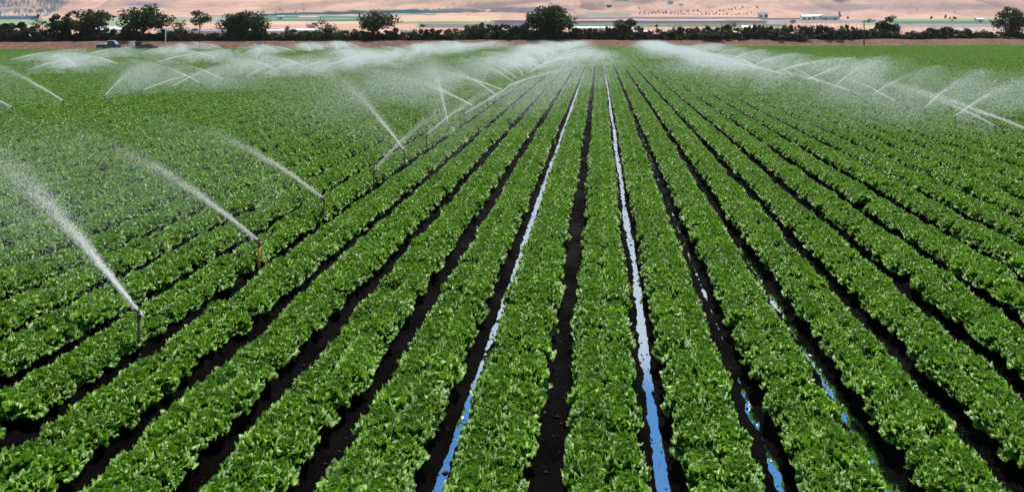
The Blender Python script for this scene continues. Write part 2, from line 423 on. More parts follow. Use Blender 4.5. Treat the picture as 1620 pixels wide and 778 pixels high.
# ------------------------------------------------------------------ field soil with furrows and standing water
FS = 1.016                                   # furrow spacing
F0 = .565                                    # x of the wet furrow right of the middle one
WL = .012                                    # water level
def furrow_halfwidth(k, Y):
    """half width of the standing water in furrow k (negative = dry)"""
    n = vnoise(Y*1.3, 0*Y+k*7.7, 91)*.018 + vnoise(Y*4.5, 0*Y+k*3.1, 92)*.010
    if k == 0:  b = np.interp(Y, [0, 7, 20, 60, 120, 200], [.058, .058, .055, .06, .07, .05])
    elif k == -2: b = np.interp(Y, [0, 7, 12, 30, 80, 200], [.050, .048, .046, .05, .06, .05])
    elif k == 1: b = np.interp(Y, [0, 7, 8.6, 9.4, 10.5, 11.5, 13, 40, 60, 90, 200], [.03, .034, .03, -.005, -.03, -.008, .008, .018, .012, .012, 0]) + vnoise(Y*2.6, 0*Y, 93)*.03 + vnoise(Y*7, 0*Y, 193)*.012
    elif k == 2: b = np.interp(Y, [0, 7, 8.4, 11, 13.5, 16, 22, 200], [.085, .08, .075, .055, .035, .0, -.06, -.05]) + vnoise(Y*2.0, 0*Y+5, 94)*.03
    elif k == 3: b = np.interp(Y, [0, 6.5, 7.2, 7.7, 8.3, 8.8, 9.3, 200], [-.01, -.02, -.04, .05, .11, .06, -.05, -.06]) + vnoise(Y*2.6, 0*Y+9, 95)*.03
    elif k == -4: b = np.interp(Y, [0, 7, 8, 11, 13, 15, 200], [.04, .045, .04, .035, .01, -.05, -.05]) + vnoise(Y*2.6, 0*Y+2, 96)*.03
    elif k == -5: b = np.interp(Y, [0, 7, 9, 10, 200], [0, -.01, -.02, -.06, -.06]) + vnoise(Y*2.6, 0*Y+2, 97)*.03
    else: b = np.full_like(Y, -.06)
    return b + n
def furrow_shift(k, Y): return vnoise(Y*.22, 0*Y+k*5.3, 99)*.035 + {0: .03, -2: .02, -4: -.10, 1: .07, 2: .07, 3: .05}.get(k, 0)
BW = .20                                     # half width of furrow floor region
def soil_height(X, Y, fine=True):
    k = np.round((X-F0)/FS); hw = np.zeros_like(X)-.05; sh = np.zeros_like(X)
    for kk in range(-7, 6):
        m = k == kk
        if m.any():
            hw[m] = furrow_halfwidth(kk, Y[m]); sh[m] = furrow_shift(kk, Y[m])
    d = np.abs(X-F0-k*FS-sh*np.clip(1-np.abs(X-F0-k*FS)/.3, 0, 1))
    floor = WL - np.clip(hw, -.08, .12)*.16 + d*.16
    bed = .14
    a = np.clip((d-.13)/.12, 0, 1); a = a*a*(3-2*a)
    z = floor*(1-a) + bed*a
    if fine: z = z + (vnoise(X*22, Y*18, 101)*.006 + vnoise(X*7, Y*5, 102)*.008)*(.4+a*.8)
    return z
def grid_soil(name, xs, ys, fine):
    XX, YY = np.meshgrid(xs, ys); ZZ = soil_height(XX.ravel(), YY.ravel(), fine).reshape(XX.shape)
    V = np.stack([XX, YY, ZZ], -1).reshape(-1, 3); nr, nc = XX.shape
    i = (np.arange(nr-1)[:, None]*nc+np.arange(nc-1)).ravel()
    q = np.stack([i, i+1, i+nc+1, i+nc], 1)
    cy_ = V[q[:, 0], 1]; cx_ = V[q[:, 0], 0]
    q = q[(cy_ < E0-.3+ES*cx_) & (cx_ > -.86*cy_-6) & (cx_ < .66*cy_+6)]
    used = np.unique(q); mp = np.full(len(V), -1, np.int64); mp[used] = np.arange(len(used))
    return V[used], mp[q]
ys = np.concatenate([np.arange(4, 16, .05), np.arange(16, 30, .1), np.arange(30, 60, .25)])
V1, q1 = grid_soil('a', np.arange(-46, 40, .043), ys, True)
kk = np.arange(-172, 150); offs = np.array([-.5, -.25, -.19, -.13, -.05, .05, .13, .19, .25])
xs2 = (F0+kk[:, None]*FS+offs[None]*np.array([FS if abs(o) == .5 else 1 for o in offs])).ravel()
V2, q2 = grid_soil('b', xs2, np.concatenate([[59.75], np.arange(61, 220, 1.5)]), False)
me = mesh_np('field_soil', np.concatenate([V1, V2]), [q1, q2+len(V1)], [M['soil']], True)
tag(link('field_soil', me), kind='structure')
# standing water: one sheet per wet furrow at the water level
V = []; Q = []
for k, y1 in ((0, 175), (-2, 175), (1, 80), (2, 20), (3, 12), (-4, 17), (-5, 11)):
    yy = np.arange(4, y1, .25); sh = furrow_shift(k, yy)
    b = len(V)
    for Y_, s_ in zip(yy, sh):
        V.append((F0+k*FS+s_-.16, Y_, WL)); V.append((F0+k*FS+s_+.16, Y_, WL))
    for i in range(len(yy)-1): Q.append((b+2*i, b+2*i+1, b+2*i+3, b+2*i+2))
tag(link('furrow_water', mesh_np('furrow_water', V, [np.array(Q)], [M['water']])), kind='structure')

# clods lying in the furrows
def clod_material():
    t = NT('soil_clod'); g = t.n('NewGeometry')
    c = t.ramp(g.outputs['Random Per Island'], [(.0, (.003, .0024, .002)), (.7, (.009, .007, .006)), (.955, (.012, .009, .008)), (.97, (.13, .10, .07))])
    t.l(c.outputs[0], t.b.inputs['Base Color']); t.set(Roughness=.9); return t.m
def clods():
    oct_v = np.array([(1,0,0),(0,1,0),(-1,0,0),(0,-1,0),(0,0,1),(0,0,-1)], float)
    oct_f = np.array([(0,1,4),(1,2,4),(2,3,4),(3,0,4),(1,0,5),(2,1,5),(3,2,5),(0,3,5)])
    n = 9000; Y = 5.5+34*rng.random(n)**1.6; k = rng.integers(-14, 10, n)
    X = F0+k*FS+rng.normal(0, .11, n); s = np.exp(rng.normal(math.log(.012), .5, n))
    wet = np.isin(k, [0, -2, 1, 2]); s[wet] *= .9
    Z = soil_height(X, Y) + s*.2
    v = oct_v[None]*(s[:, None, None]*rng.uniform(.6, 1.3, (n, 6, 1))); v[..., 2] *= .75
    v += np.stack([X, Y, np.maximum(Z, WL+.002)], -1)[:, None]
    f = oct_f[None]+(np.arange(n)*6)[:, None, None]
    tag(link('soil_clods', mesh_np('soil_clods', v.reshape(-1, 3), [f.reshape(-1, 3)], [clod_material()])), kind='stuff')
clods()

# ------------------------------------------------------------------ lettuce
def lettuce_mesh(seed):
    r = np.random.default_rng(seed); Vs = []; Qs = []; Rm = []; b = 0
    nl = 34; NU, NV = 10, 15
    for i in range(nl):
        a = i/(nl-1)                                    # 0 outer .. 1 heart
        az = i*2.39996 + r.uniform(-.3, .3)
        L = (.19-.085*a)*r.uniform(.85, 1.12); W = (.160-.04*a)*r.uniform(.8, 1.2)
        tilt = R(20+62*a**1.05+r.uniform(-10, 10)); curl = R(72+r.uniform(-25, 30))*(1 if a < .75 else -.3)
        u = np.linspace(0, 1, NU)[:, None]; v = np.linspace(-1, 1, NV)[None]
        ang = tilt - curl*(u-.35)*np.where(u > .35, 1, .2)
        ds = L/(NU-1)
        s = np.concatenate([[0], np.cumsum(np.cos(ang[:-1, 0])*ds)])[:, None]; z = np.concatenate([[0], np.cumsum(np.sin(ang[:-1, 0])*ds)])[:, None]
        wu = W*.5*(.30+.95*np.sin(np.clip(u, 0, 1)**.8*math.pi*.62))*np.where(u > .93, .80, 1)
        vv = np.abs(v)
        ph = r.uniform(0, 6.28, 4)
        ruf = (np.sin(u*15+ph[0]+v*2)*.55+np.sin(u*25+ph[1]+v*4)*.45)*vv**1.6*.027*(u**.4) + np.sin(v*9+ph[2]+u*3)*.018*u**3 + np.sin(v*16+ph[3])*.016*u**4
        ruf = ruf + r.normal(0, .002, ruf.shape)*(.2+u)
        cup = .35*wu*(vv**2)*(.8+.4*a)
        x = s + 0*v - np.sin(ang)*(ruf+cup)*.9; zz = z + np.cos(ang)*(ruf+cup)
        y = v*wu*(1+.09*np.sin(u*17+ph[1]))
        r0 = .012+.012*(1-a)
        X = (x+r0); c, s_ = math.cos(az), math.sin(az)
        P = np.stack([X*c-y*s_, X*s_+y*c, zz+.012+.075*a], -1).reshape(-1, 3)
        Rm.append((np.maximum(np.maximum(vv**4*(.3+.7*u), u**6+0*v), .55*np.clip((a-.62)/.3, 0, 1))).ravel()); Vs.append(P); ii = (np.arange(NU-1)[:, None]*NV+np.arange(NV-1)).ravel()
        Qs.append(np.stack([ii, ii+1, ii+NV+1, ii+NV], 1)+b); b += NU*NV
    V = np.concatenate(Vs); V[:, 2] = np.maximum(V[:, 2], .004)
    me = mesh_np('lettuce', V, [np.concatenate(Qs)], [M['lettuce']], True)
    a = me.attributes.new('rim', 'FLOAT', 'POINT'); a.data.foreach_set('value', np.concatenate(Rm).astype(np.float32))
    return me

NVAR = 7
LM = [lettuce_mesh(100+i) for i in range(NVAR)]
PITCH = .255
pts = []
for j in range(-170, 150):
    bc = F0-FS/2+j*FS
    for sx in (-.153, .153):
        x = bc+sx
        y1 = edge(x)-.8
        y0 = max(4.6, (-x-7)/.80 if x < 0 else (x-6)/.60)
        if y0 >= y1: continue
        y = np.arange(y0+rng.uniform(0, PITCH), y1, PITCH)
        n = len(y); keep = rng.random(n) > .018
        far = y > 85; keep &= ~(far & (np.arange(n) % 2 == 0))
        q = np.stack([x+rng.normal(0, .018, n), y+rng.normal(0, .03, n), np.full(n, j)], 1)[keep]
        pts.append(q)
pts = np.concatenate(pts); n = len(pts)
scl = rng.normal(1.02, .10, n).clip(.6, 1.35)*np.where(pts[:, 1] > 85, 1.28, 1)
scl *= 1+.13*vnoise(pts[:, 0]*.35, pts[:, 1]*.30, 111)
rot = np.stack([rng.normal(0, .07, n), rng.normal(0, .07, n), rng.uniform(0, 6.283, n)], 1)
var = rng.integers(0, NVAR, n)
z = np.full(n, .13)
# the heads that show largest become single objects
ppx = VX+pts[:, 0]/pts[:, 1]*F; ppy = VY+(H-.25)/pts[:, 1]*F
inview = (ppx > -15) & (ppx < 1635) & (ppy < 800)
order = np.where(inview)[0][np.argsort(pts[inview][:, 1])]
single = order[:300]
ORD = ['first', 'second', 'third', 'fourth', 'fifth', 'sixth', 'seventh', 'eighth', 'ninth', 'tenth']
proto = [None]*NVAR
for i in single:
    j = int(pts[i, 2])                       # bed 0 lies right of the wide dry furrow
    lab = f"ruffled green lettuce near the camera, {ORD[j] if j >= 0 else ORD[-j-1]} bed {'right' if j >= 0 else 'left'} of the wide dry furrow"
    o = link('lettuce', LM[var[i]]); o.location = (pts[i, 0], pts[i, 1], z[i]); o.rotation_euler = rot[i]; o.scale = (scl[i], scl[i], scl[i]*1.16)
    tag(o, lab, 'lettuce', f"lettuce heads in the {ORD[j] if j >= 0 else ORD[-j-1]} bed {'right' if j >= 0 else 'left'} of the dry furrow")
    if proto[var[i]] is None: proto[var[i]] = o
rest = np.ones(n, bool); rest[single] = False
P = np.concatenate([pts[rest, :2], z[rest, None]], 1)
me = bpy.data.meshes.new('lettuce_crop'); me.vertices.add(len(P)); me.vertices.foreach_set('co', P.astype(np.float32).ravel())
for nm, tp, arr in (('head_rot', 'FLOAT_VECTOR', rot[rest]), ('head_scale', 'FLOAT_VECTOR', np.stack([scl[rest], scl[rest], scl[rest]*1.16], 1)), ('head_kind', 'INT', var[rest])):
    a = me.attributes.new(nm, tp, 'POINT')
    a.data.foreach_set('vector' if tp == 'FLOAT_VECTOR' else 'value', arr.astype(np.int32 if tp == 'INT' else np.float32).ravel())
crop = link('lettuce_crop', me); tag(crop, 'dense rows of green lettuce running back to the far edge of the field', 'lettuce crop', kind='stuff')
me.materials.append(M['lettuce'])
ng = bpy.data.node_groups.new('crop_heads', 'GeometryNodeTree')
ng.interface.new_socket('Geometry', in_out='INPUT', socket_type='NodeSocketGeometry')
ng.interface.new_socket('Geometry', in_out='OUTPUT', socket_type='NodeSocketGeometry')
gi = ng.nodes.new('NodeGroupInput'); go = ng.nodes.new('NodeGroupOutput')
ins = ng.nodes.new('GeometryNodeInstanceOnPoints'); jn = ng.nodes.new('GeometryNodeJoinGeometry')
for p in proto:
    oi = ng.nodes.new('GeometryNodeObjectInfo'); oi.transform_space = 'ORIGINAL'
    oi.inputs['Object'].default_value = p; oi.inputs['As Instance'].default_value = True
    ng.links.new(oi.outputs['Geometry'], jn.inputs[0])
def named(nm, tp):
    a = ng.nodes.new('GeometryNodeInputNamedAttribute'); a.data_type = tp; a.inputs['Name'].default_value = nm
    return [s for s in a.outputs if s.enabled and s.name == 'Attribute'][0]
ng.links.new(gi.outputs[0], ins.inputs['Points']); ng.links.new(jn.outputs[0], ins.inputs['Instance'])
ins.inputs['Pick Instance'].default_value = True
ng.links.new(named('head_kind', 'INT'), ins.inputs['Instance Index'])
ng.links.new(named('head_rot', 'FLOAT_VECTOR'), ins.inputs['Rotation'])
ng.links.new(named('head_scale', 'FLOAT_VECTOR'), ins.inputs['Scale'])
ng.links.new(ins.outputs[0], go.inputs[0])
crop.modifiers.new('crop_heads', 'NODES').node_group = ng
print('lettuce heads', n)

# ------------------------------------------------------------------ trees and scrub
def leaves(cent, rad, n_each, size, r, flat=.7):
    """leaf-sized faces around clump centres -> verts, quads"""
    cent = np.asarray(cent); m = len(cent)
    idx = np.repeat(np.arange(m), n_each); N = len(idx)
    d = r.normal(0, 1, (N, 3)); d /= np.linalg.norm(d, axis=1, keepdims=True)
    p = cent[idx] + d*(np.asarray(rad)[idx]*r.random(N)**.45)[:, None]*np.array([1, 1, flat])
    a = r.normal(0, 1, (N, 3)); a /= np.linalg.norm(a, axis=1, keepdims=True)
    b = np.cross(a, r.normal(0, 1, (N, 3))); b /= np.linalg.norm(b, axis=1, keepdims=True)
    s = size*r.uniform(.6, 1.3, N)[:, None]
    V = np.stack([p-a*s, p+b*s*.55, p+a*s, p-b*s*.55], 1).reshape(-1, 3)
    return V, np.arange(N*4).reshape(-1, 4)
def make_tree(name, label, cat, loc, h, w, base, clumps, seed, mat='crown', leaf=.26, n_each=90, clump=.17, lean=0, group=None, bare=False, trunk_r=None, rz=0, depth=None, cs=0.0):
    r = np.random.default_rng(seed)
    t = thing(name, label, cat, loc, rz, group)
    tr = trunk_r or h*.026
    mb = MB(); n0 = base*h
    top = np.array([lean, 0, n0+.35*(h-n0)])
    mb.tube([(0, 0, -.4), (lean*.3, 0, n0*.5), (lean*.7, .05, n0), tuple(top)], [tr*1.3, tr, tr*.8, tr*.5], 7)
    cz = (h+n0)/2; C = []
    d_ = depth or w
    while len(C) < clumps:
        q = r.uniform(-1, 1, 3); k = np.linalg.norm(q)
        if k > 1 or k < .35: continue
        if q[2] < 0: q[:2] *= (1+.3*q[2])
        if cs: q[:2] *= (1-cs*(q[2]*.5+.5))
        C.append((lean+q[0]*w*.42, q[1]*d_*.42, cz+q[2]*(h-n0)*.45))
    C = np.array(C)
    for c in C:
        s = np.array([lean*.7, 0, n0*(.85+.3*r.random())]) if r.random() < .6 else top
        m = (s+c)/2 + np.array([0, 0, .06*h]) + r.normal(0, .02*h, 3)
        mb.tube([tuple(s), tuple(m), tuple(c)], [tr*.42, tr*.26, tr*.09], 5)
        if bare:
            for _ in range(9):
                e = c + r.normal(0, 1, 3)*np.array([.11*w, .11*w, .12*h]) + np.array([0, 0, .05*h])
                mb.tube([tuple(m*.4+c*.6), tuple((c+e)/2+r.normal(0, .05, 3)), tuple(e)], [tr*.16, tr*.10, tr*.06], 4, False)
    mb.obj('trunk', M['twig'] if bare else M['bark'], t, True)
    rad = clump*w*r.uniform(.65, 1.25, clumps)
    V, q = leaves(C, rad, n_each if not bare else 6, leaf, r)
    link('crown', mesh_np('crown', V, [q], [M[mat]]), t)
    return t

G = 1.52
trees = [   # px, e, top row, width px, base, clumps, seed, extra, label
    (39, 20, 34, 26, .18, 16, 1, {}, 'bushy dark tree beside the bare grey tree at the far hedge'),
    (97, 21, 20, 40, .42, 20, 2, {'n_each': 75}, 'open dark tree with forked trunk and gaps through its crown'),
    (142, 21, 15, 62, .36, 34, 3, {'mat': 'crown_olive'}, 'broad dark tree with brownish leaves standing behind the blue pickup'),
    (227, 20, 10, 76, .34, 44, 4, {'n_each': 85}, 'tall wide-crowned dark tree behind the white pump trailer'),
    (390, 21, 17, 68, .12, 44, 5, {'n_each': 110}, 'round leafy tree with dense green crown behind the dark buggy'),
    (597, 21, 19, 66, .42, 34, 6, {'mat': 'crown_olive', 'n_each': 80}, 'flat-topped olive-brown tree with several thin trunks behind the mist'),
    (870, 20, 10, 72, .14, 60, 7, {'n_each': 130}, 'big dense round dark tree nearest the rows vanishing point'),
    (1404, 24, 27, 34, .12, 24, 8, {'n_each': 120}, 'round bright-leaved small tree beside the tall utility pole'),
    (1600, 22, 10, 52, .14, 46, 9, {'mat': 'crown_olive', 'n_each': 85}, 'tall reddish-tinged dark tree at the end of the hedge'),
    (10, 20, 36, 34, .10, 18, 10, {}, 'low dense dark tree at the frame edge before the brushy hill'),
    (990, 30, 29, 40, .10, 26, 12, {'n_each': 120}, 'domed dark green tree rising behind the brown scrub'),
]
for px, e, top, wpx, base, cl, sd, ex, lab in trees:
    p = on_edge(px, e); h = (VY-top)/F*p.y + H - G; p.z = G-.1
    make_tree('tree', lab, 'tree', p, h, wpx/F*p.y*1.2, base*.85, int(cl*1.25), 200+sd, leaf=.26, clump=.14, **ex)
p = on_edge(316, 6.2); make_tree('slender_tree', 'slender tree with thin bare trunk and spiky tufted crown before the bank', 'tree', p, (VY-16)/F*p.y+H, 36/F*p.y, .58, 20, 231, mat='crown_olive', leaf=.2, n_each=55, trunk_r=.09)
p = on_edge(63, 22); p.z = G; make_tree('bare_tree', 'leafless grey tree between two dark trees at the far hedge', 'tree', p, (VY-21)/F*p.y+H-G, 30/F*p.y, .22, 16, 232, mat='scrub_brown', bare=True, trunk_r=.13)
p = on_edge(284, 22); p.z = G; make_tree('bare_tree', 'leafless grey tree between the wide tree and the slender tree', 'tree', p, (VY-28)/F*p.y+H-G, 28/F*p.y, .18, 16, 233, mat='scrub_brown', bare=True, trunk_r=.12)
p = on_edge(513, 21); p.z = G; make_tree('sparse_tree', 'sparse twiggy dark tree with upright stems behind the silver car', 'tree', p, (VY-29)/F*p.y+H-G, 46/F*p.y, .08, 26, 234, mat='crown_olive', n_each=34, leaf=.2, trunk_r=.10)
p = on_edge(1157, 26); p.z = G; make_tree('bare_tree', 'leafless grey tree standing in the brown scrub right of the centre mist', 'tree', p, (VY-36)/F*p.y+H-G, 40/F*p.y, .12, 18, 235, mat='scrub_brown', bare=True, trunk_r=.11)

# scrub: prototypes then copies
def scrub_proto(seed, mat, w, h, n, clumps, twigs):
    r = np.random.default_rng(seed)
    C = np.stack([r.uniform(-.42, .42, clumps)*w, r.uniform(-.35, .35, clumps)*w, (.08+.75*r.random(clumps)**.9)*h], 1)
    C[:, 2] *= 1-.9*np.abs(C[:, 0]/w)**1.5
    V, q = leaves(C, np.full(clumps, .15*w)*r.uniform(.7, 1.3, clumps), n//clumps, .17, r, .8)
    mb = MB()
    for _ in range(twigs):
        a = r.uniform(-.35, .35, 2)*w; b = a*1.5+r.normal(0, .1*w, 2); hh = h*r.uniform(.7, 1.12)
        mb.tube([(a[0]*.5, a[1]*.5, -.1), (a[0], a[1], hh*.5), (b[0], b[1], hh)], [.05, .03, .012], 4, False)
    return mesh_np('crown', V, [q], [M[mat]]), mb.me('stems', M['twig' if mat != 'crown' else 'bark'])
SP = {'dark': [scrub_proto(300+i, 'crown', 3.6, 3.0, 1500, 16, 5) for i in range(3)],
      'olive': [scrub_proto(310+i, 'crown_olive', 3.6, 2.8, 1300, 15, 8) for i in range(3)],
      'brown': [scrub_proto(320+i, 'scrub_brown', 3.4, 2.8, 1100, 16, 16) for i in range(3)],
      'grey': [scrub_proto(330+i, 'scrub_grey', 3.6, 3.0, 1100, 16, 14) for i in range(3)]}
LAB = {'dark': 'dark green leafy shrub', 'olive': 'olive leafy shrub', 'brown': 'dry brown twiggy shrub', 'grey': 'pale grey-green shrub'}
SEG = [   # px0, px1, step, top row (rough), mix, where
    (2, 175, 9, 41, 'ddob', 'at the foot of the trees left of the blue pickup'),
    (170, 205, 8, 55, 'bb', 'low between the pickup and the pump trailer'),
    (200, 290, 8.5, 45, 'ddbo', 'under the wide tree behind the white pole'),
    (290, 372, 9, 49, 'bobg', 'between the slender tree and the round tree'),
    (372, 490, 9, 50, 'obod', 'between the round tree and the sparse twiggy tree'),
    (485, 632, 9, 47, 'oobd', 'around the olive-brown tree behind the silver car'),
    (640, 742, 9.5, 44, 'bogd', 'between the olive-brown tree and the thick dark hedge'),
    (742, 840, 8.5, 42, 'ddod', 'in the thick dark hedge left of the big tree'),
    (742, 836, 12, 33, 'dd', 'rising at the back of the thick dark hedge'),
    (840, 905, 9, 46, 'odb', 'under the big dense round tree'),
    (900, 1045, 7.5, 43, 'bbbo', 'in the brown stretch right of the big tree'),
    (1040, 1215, 7.5, 39, 'bgbb', 'in the tall dry stretch below the orchard slope'),
    (1045, 1215, 13, 49, 'oobg', 'along the front of the tall dry stretch'),
    (1210, 1362, 7.5, 38, 'gbgo', 'in the pale stretch left of the utility pole'),
    (1215, 1362, 12, 47, 'odbb', 'along the front of the pale stretch'),
    (1360, 1470, 8.5, 44, 'bobd', 'around the round bright-leaved small tree'),
    (1470, 1520, 8, 41, 'dd', 'in the dark clump near the hedge end'),
    (1520, 1560, 9, 40, 'ob', 'in the clump before the tall reddish tree'),
    (1555, 1622, 9, 50, 'odd', 'under the tall reddish-tinged tree'),
]
KEY = {'d': 'dark', 'o': 'olive', 'b': 'brown', 'g': 'grey'}
for px0, px1, step, top, mixs, where in SEG:
    x = px0; i = 0
    while x < px1:
        kind = KEY[mixs[random.randrange(len(mixs))]]
        e = 19+random.uniform(-2.5, 4)+(5 if 'back' in where else -2 if 'front' in where else 0)
        p = on_edge(x, e); h = max(.9, (VY-top+random.uniform(-9, 6))/F*p.y+H-G)
        cm, sm = SP[kind][random.randrange(3)]
        s = thing('shrub', f"{LAB[kind]}, {where}", 'shrub', (p.x, p.y, G-.12), random.uniform(0, 6.28), f"{kind} shrubs {where}")
        wsc = step*2.5/F*p.y/3.5*random.uniform(.9, 1.35)
        s.scale = (wsc, wsc, h/2.9)
        link('crown', cm, s); link('stems', sm, s)
        x += step*random.uniform(.75, 1.25); i += 1

def undergrowth():
    r = np.random.default_rng(77); n = 3000
    px = r.uniform(-40, 1660, n); e = r.uniform(17.5, 27, n); t = (px-VX)/F; Y = (E0+e)/(1-ES*t)
    z = G + r.beta(1.3, 2.2, n)*1.7*(1+.5*vnoise(px/22, 0*px, 78))
    V, q = leaves(np.stack([t*Y, Y, z], 1), np.full(n, .55), 16, .2, r, .8)
    tag(link('undergrowth', mesh_np('undergrowth', V, [q], [M['scrub_dark']])), 'dark weeds and brush along the foot of the hedge', 'undergrowth', kind='stuff')
M['scrub_dark'] = leaf_mat('brush_leaf', (.006, .007, .005), (.016, .017, .011), (.045, .042, .026), .1, .8, .2, nscale=.5)
undergrowth()

# ------------------------------------------------------------------ far farm buildings, trees on the valley floor
def shed(label, px, row, w, d, h, rise, wall, roof, Y=None, doors=2, yaw=0.0, cat='building', name='farm_building', group=None):
    p = at(px, Y) if Y else place(px, row)
    t = thing(name, label, cat, (p.x, p.y, p.z-.2), yaw, group)
    MB().box((0, 0, h/2), (w, d, h)).obj('wall', M[wall], t)
    o = .5
    MB().prism([(-d/2-o, h-.02), (-d/2-o, h+.2), (0, h+rise+.2), (d/2+o, h+.2), (d/2+o, h-.02)], -w/2-o, w/2+o)
    mb = MB().prism([(-d/2-o, h+.01), (0, h+rise), (d/2+o, h+.01), (d/2+o, h+.22), (0, h+rise+.22), (-d/2-o, h+.22)], -w/2-o, w/2+o)
    mb.v = [(y_, x_, z_) for (x_, y_, z_) in mb.v]
    mb.obj('roof', M[roof], t)
    for i in range(doors):
        x = -w/2 + w*(i+.5)/doors
        MB().box((x, -d/2-.05, h*.36), (min(4.0, w/doors*.5), .12, h*.68)).obj('door', M['opening'], t)
    for sx in (-1, 1):
        MB().box((sx*(w/2-1.2), -d/2-.04, h*.6), (1.2, .1, h*.25)).obj('window', M['glass'], t)
    return t
shed('long white packing shed behind the dark tree with brownish leaves', 186, 50, 22, 14, 4.2, 1.6, 'white', 'roof_white', Y=470, doors=4)
shed('low grey shed with wide roof between pickup and pump trailer', 178, 56, 18, 10, 2.6, 1.0, 'wall_grey', 'roof_grey', Y=380, doors=3)
shed('white farm shed seen between the wide tree and slender tree', 283, 50, 18, 12, 3.5, 1.4, 'wall_grey', 'roof_grey', Y=450, doors=3)
shed('pale farmhouse half hidden right of the slender tree', 342, 50, 16, 10, 3.0, 1.2, 'wall_grey', 'roof_grey', Y=440, doors=4)
shed('long bright white roofed shed beside the round leafy tree', 425, 49, 30, 14, 3.4, 1.0, 'cream', 'roof_white', Y=520, doors=5)
shed('second white roofed shed near the sparse twiggy tree', 488, 47, 22, 14, 3.6, 1.2, 'wall_grey', 'roof_white', Y=560, doors=4)
shed('small pale shed behind hedge right of the olive-brown tree', 650, 48, 12, 9, 3.4, 1.0, 'white', 'roof_tan', Y=520, doors=2)
shed('cream barn with tan roof left of the big round tree', 832, 48, 22, 12, 3.6, 1.8, 'cream', 'roof_tan', Y=480, doors=3)
shed('very long cream greenhouse range right of the big round tree', 938, 42, 34, 14, 5.2, 1.2, 'cream', 'roof_white', Y=640, doors=8)
shed('tan barn on the slope above the long greenhouse range', 905, 32, 24, 14, 7.5, 1.6, 'cream', 'roof_tan', doors=0)
shed('small bright white shed below the domed green tree', 1015, 49, 9, 7, 3.0, .8, 'white', 'roof_white', Y=420, doors=2)
shed('white cottage glimpsed through tall dry scrub', 1150, 50, 10, 8, 2.8, .8, 'white', 'roof_white', Y=400, doors=2)
shed('cottage with pale pink wall above the tall dry scrub', 1184, 40, 12, 10, 5.5, 2, 'cream', 'roof_white', Y=700, doors=2)
shed('white farmhouse at the end of the orchard slope', 1207, 29, 20, 14, 8, 4, 'white', 'roof_grey', doors=2)
for i, (px, row, w_, lab) in enumerate([(1275, 32.5, 18, 'first white cottage in the far village left of the blue conifer'), (1283, 32, 14, 'second white cottage in the far village, beside a dark bush'),
        (1291, 32.2, 22, 'third pale cottage in the far village with long roof'), (1312, 32.6, 34, 'long grey barn in the far village below the blue conifer')]):
    shed(lab, px, row, w_, 14, 6.5, 3, 'white' if i < 3 else 'wall_grey', 'roof_white' if i % 2 == 0 else 'roof_grey', doors=2, group='houses of the far village')
shed('white shed beyond the green field near the reddish tree', 1549, 36, 12, 9, 5.5, 2, 'white', 'roof_white', doors=1)
shed('low pale shed behind the dark clump near the hedge end', 1465, 48, 14, 9, 2.8, 1, 'cream', 'roof_tan', Y=470, doors=2)
shed('tiny white farm building on the far teal field', 445, 31, 14, 9, 6, 1, 'white', 'roof_white', doors=1)
for k, px in enumerate((775, 782, 790)):
    shed(['first', 'second', 'third'][k]+' small white house at the end of the dark teal field', px, 21, 18, 12, 7, 2, 'white', 'roof_white', doors=1, group='houses at the end of the teal field')

ft = [  # px, base row, height px, width px, label
    (182, 47, 9, 14, 'bluish round tree above the long white packing shed'), (172, 48, 6, 18, 'low dark tree left of the bluish round tree'),
    (340, 49, 12, 24, 'dark blue-green tree clump right of the slender tree'), (352, 48, 9, 16, 'blue-green tree touching the round leafy tree'),
    (432, 48, 9, 26, 'dark blue tree clump above the long bright shed'), (455, 50, 13, 18, 'pointed dark blue tree at the end of the bright shed'),
    (490, 46, 7, 22, 'teal tree clump above the second white roofed shed'), (668, 44, 5, 12, 'teal round tree behind the hedge shrubs'),
    (827, 46, 7, 5, 'thin blue cypress left of the cream barn'), (1039, 47, 15, 11, 'dark conical conifer right of the domed green tree'),
    (1328, 31, 13, 8, 'tall blue conifer standing over the far village'), (1341, 31, 4, 6, 'small dark bush right of the tall blue conifer'),
    (1377, 36, 6, 18, 'teal tree clump behind the utility pole'), (1412, 32, 7, 14, 'blue tree clump above the round bright-leaved tree'),
    (1474, 31, 5, 4.5, 'small reddish tree on the green field edge'), (1496, 31, 8, 4.6, 'tall narrow blue tree on the green field edge'),
    (1503, 31, 4.5, 3.2, 'small reddish tree right of the narrow blue tree'), (1511, 31, 4.5, 7, 'round dark tree on the green field edge'),
    (1506, 34.5, 3.2, 3.2, 'small green bush in front of the green field'), (964, 20.5, 3.4, 10, 'dark round tree above the terraced farm'),
    (940, 21.5, 2.6, 4, 'small dark tree left of the terraced farm'), (1057, 16, 2.6, 8, 'dark bush high on the tan slope'),
    (1212, 30, 6.5, 5, 'dark tree at the end of the orchard slope'), (1255, 38, 5, 14, 'dark round tree below the grey field')]
for i, (px, row, hp, wp, lab) in enumerate(ft):
    p = place(px, row) if row < 47 else at(px, 560 if row < 49 else 480)
    if row >= 47: hp = hp + 3
    make_tree('far_tree', lab, 'tree', (p.x, p.y, p.z-.3), hp/F*p.y*1.1, wp/F*p.y, .08, 16, 400+i, 'scrub_brown' if 'reddish' in lab else 'conifer', leaf=max(.3, .6/F*p.y), n_each=30, clump=.2, cs=.8 if 'coni' in lab or 'pointed' in lab else 0)
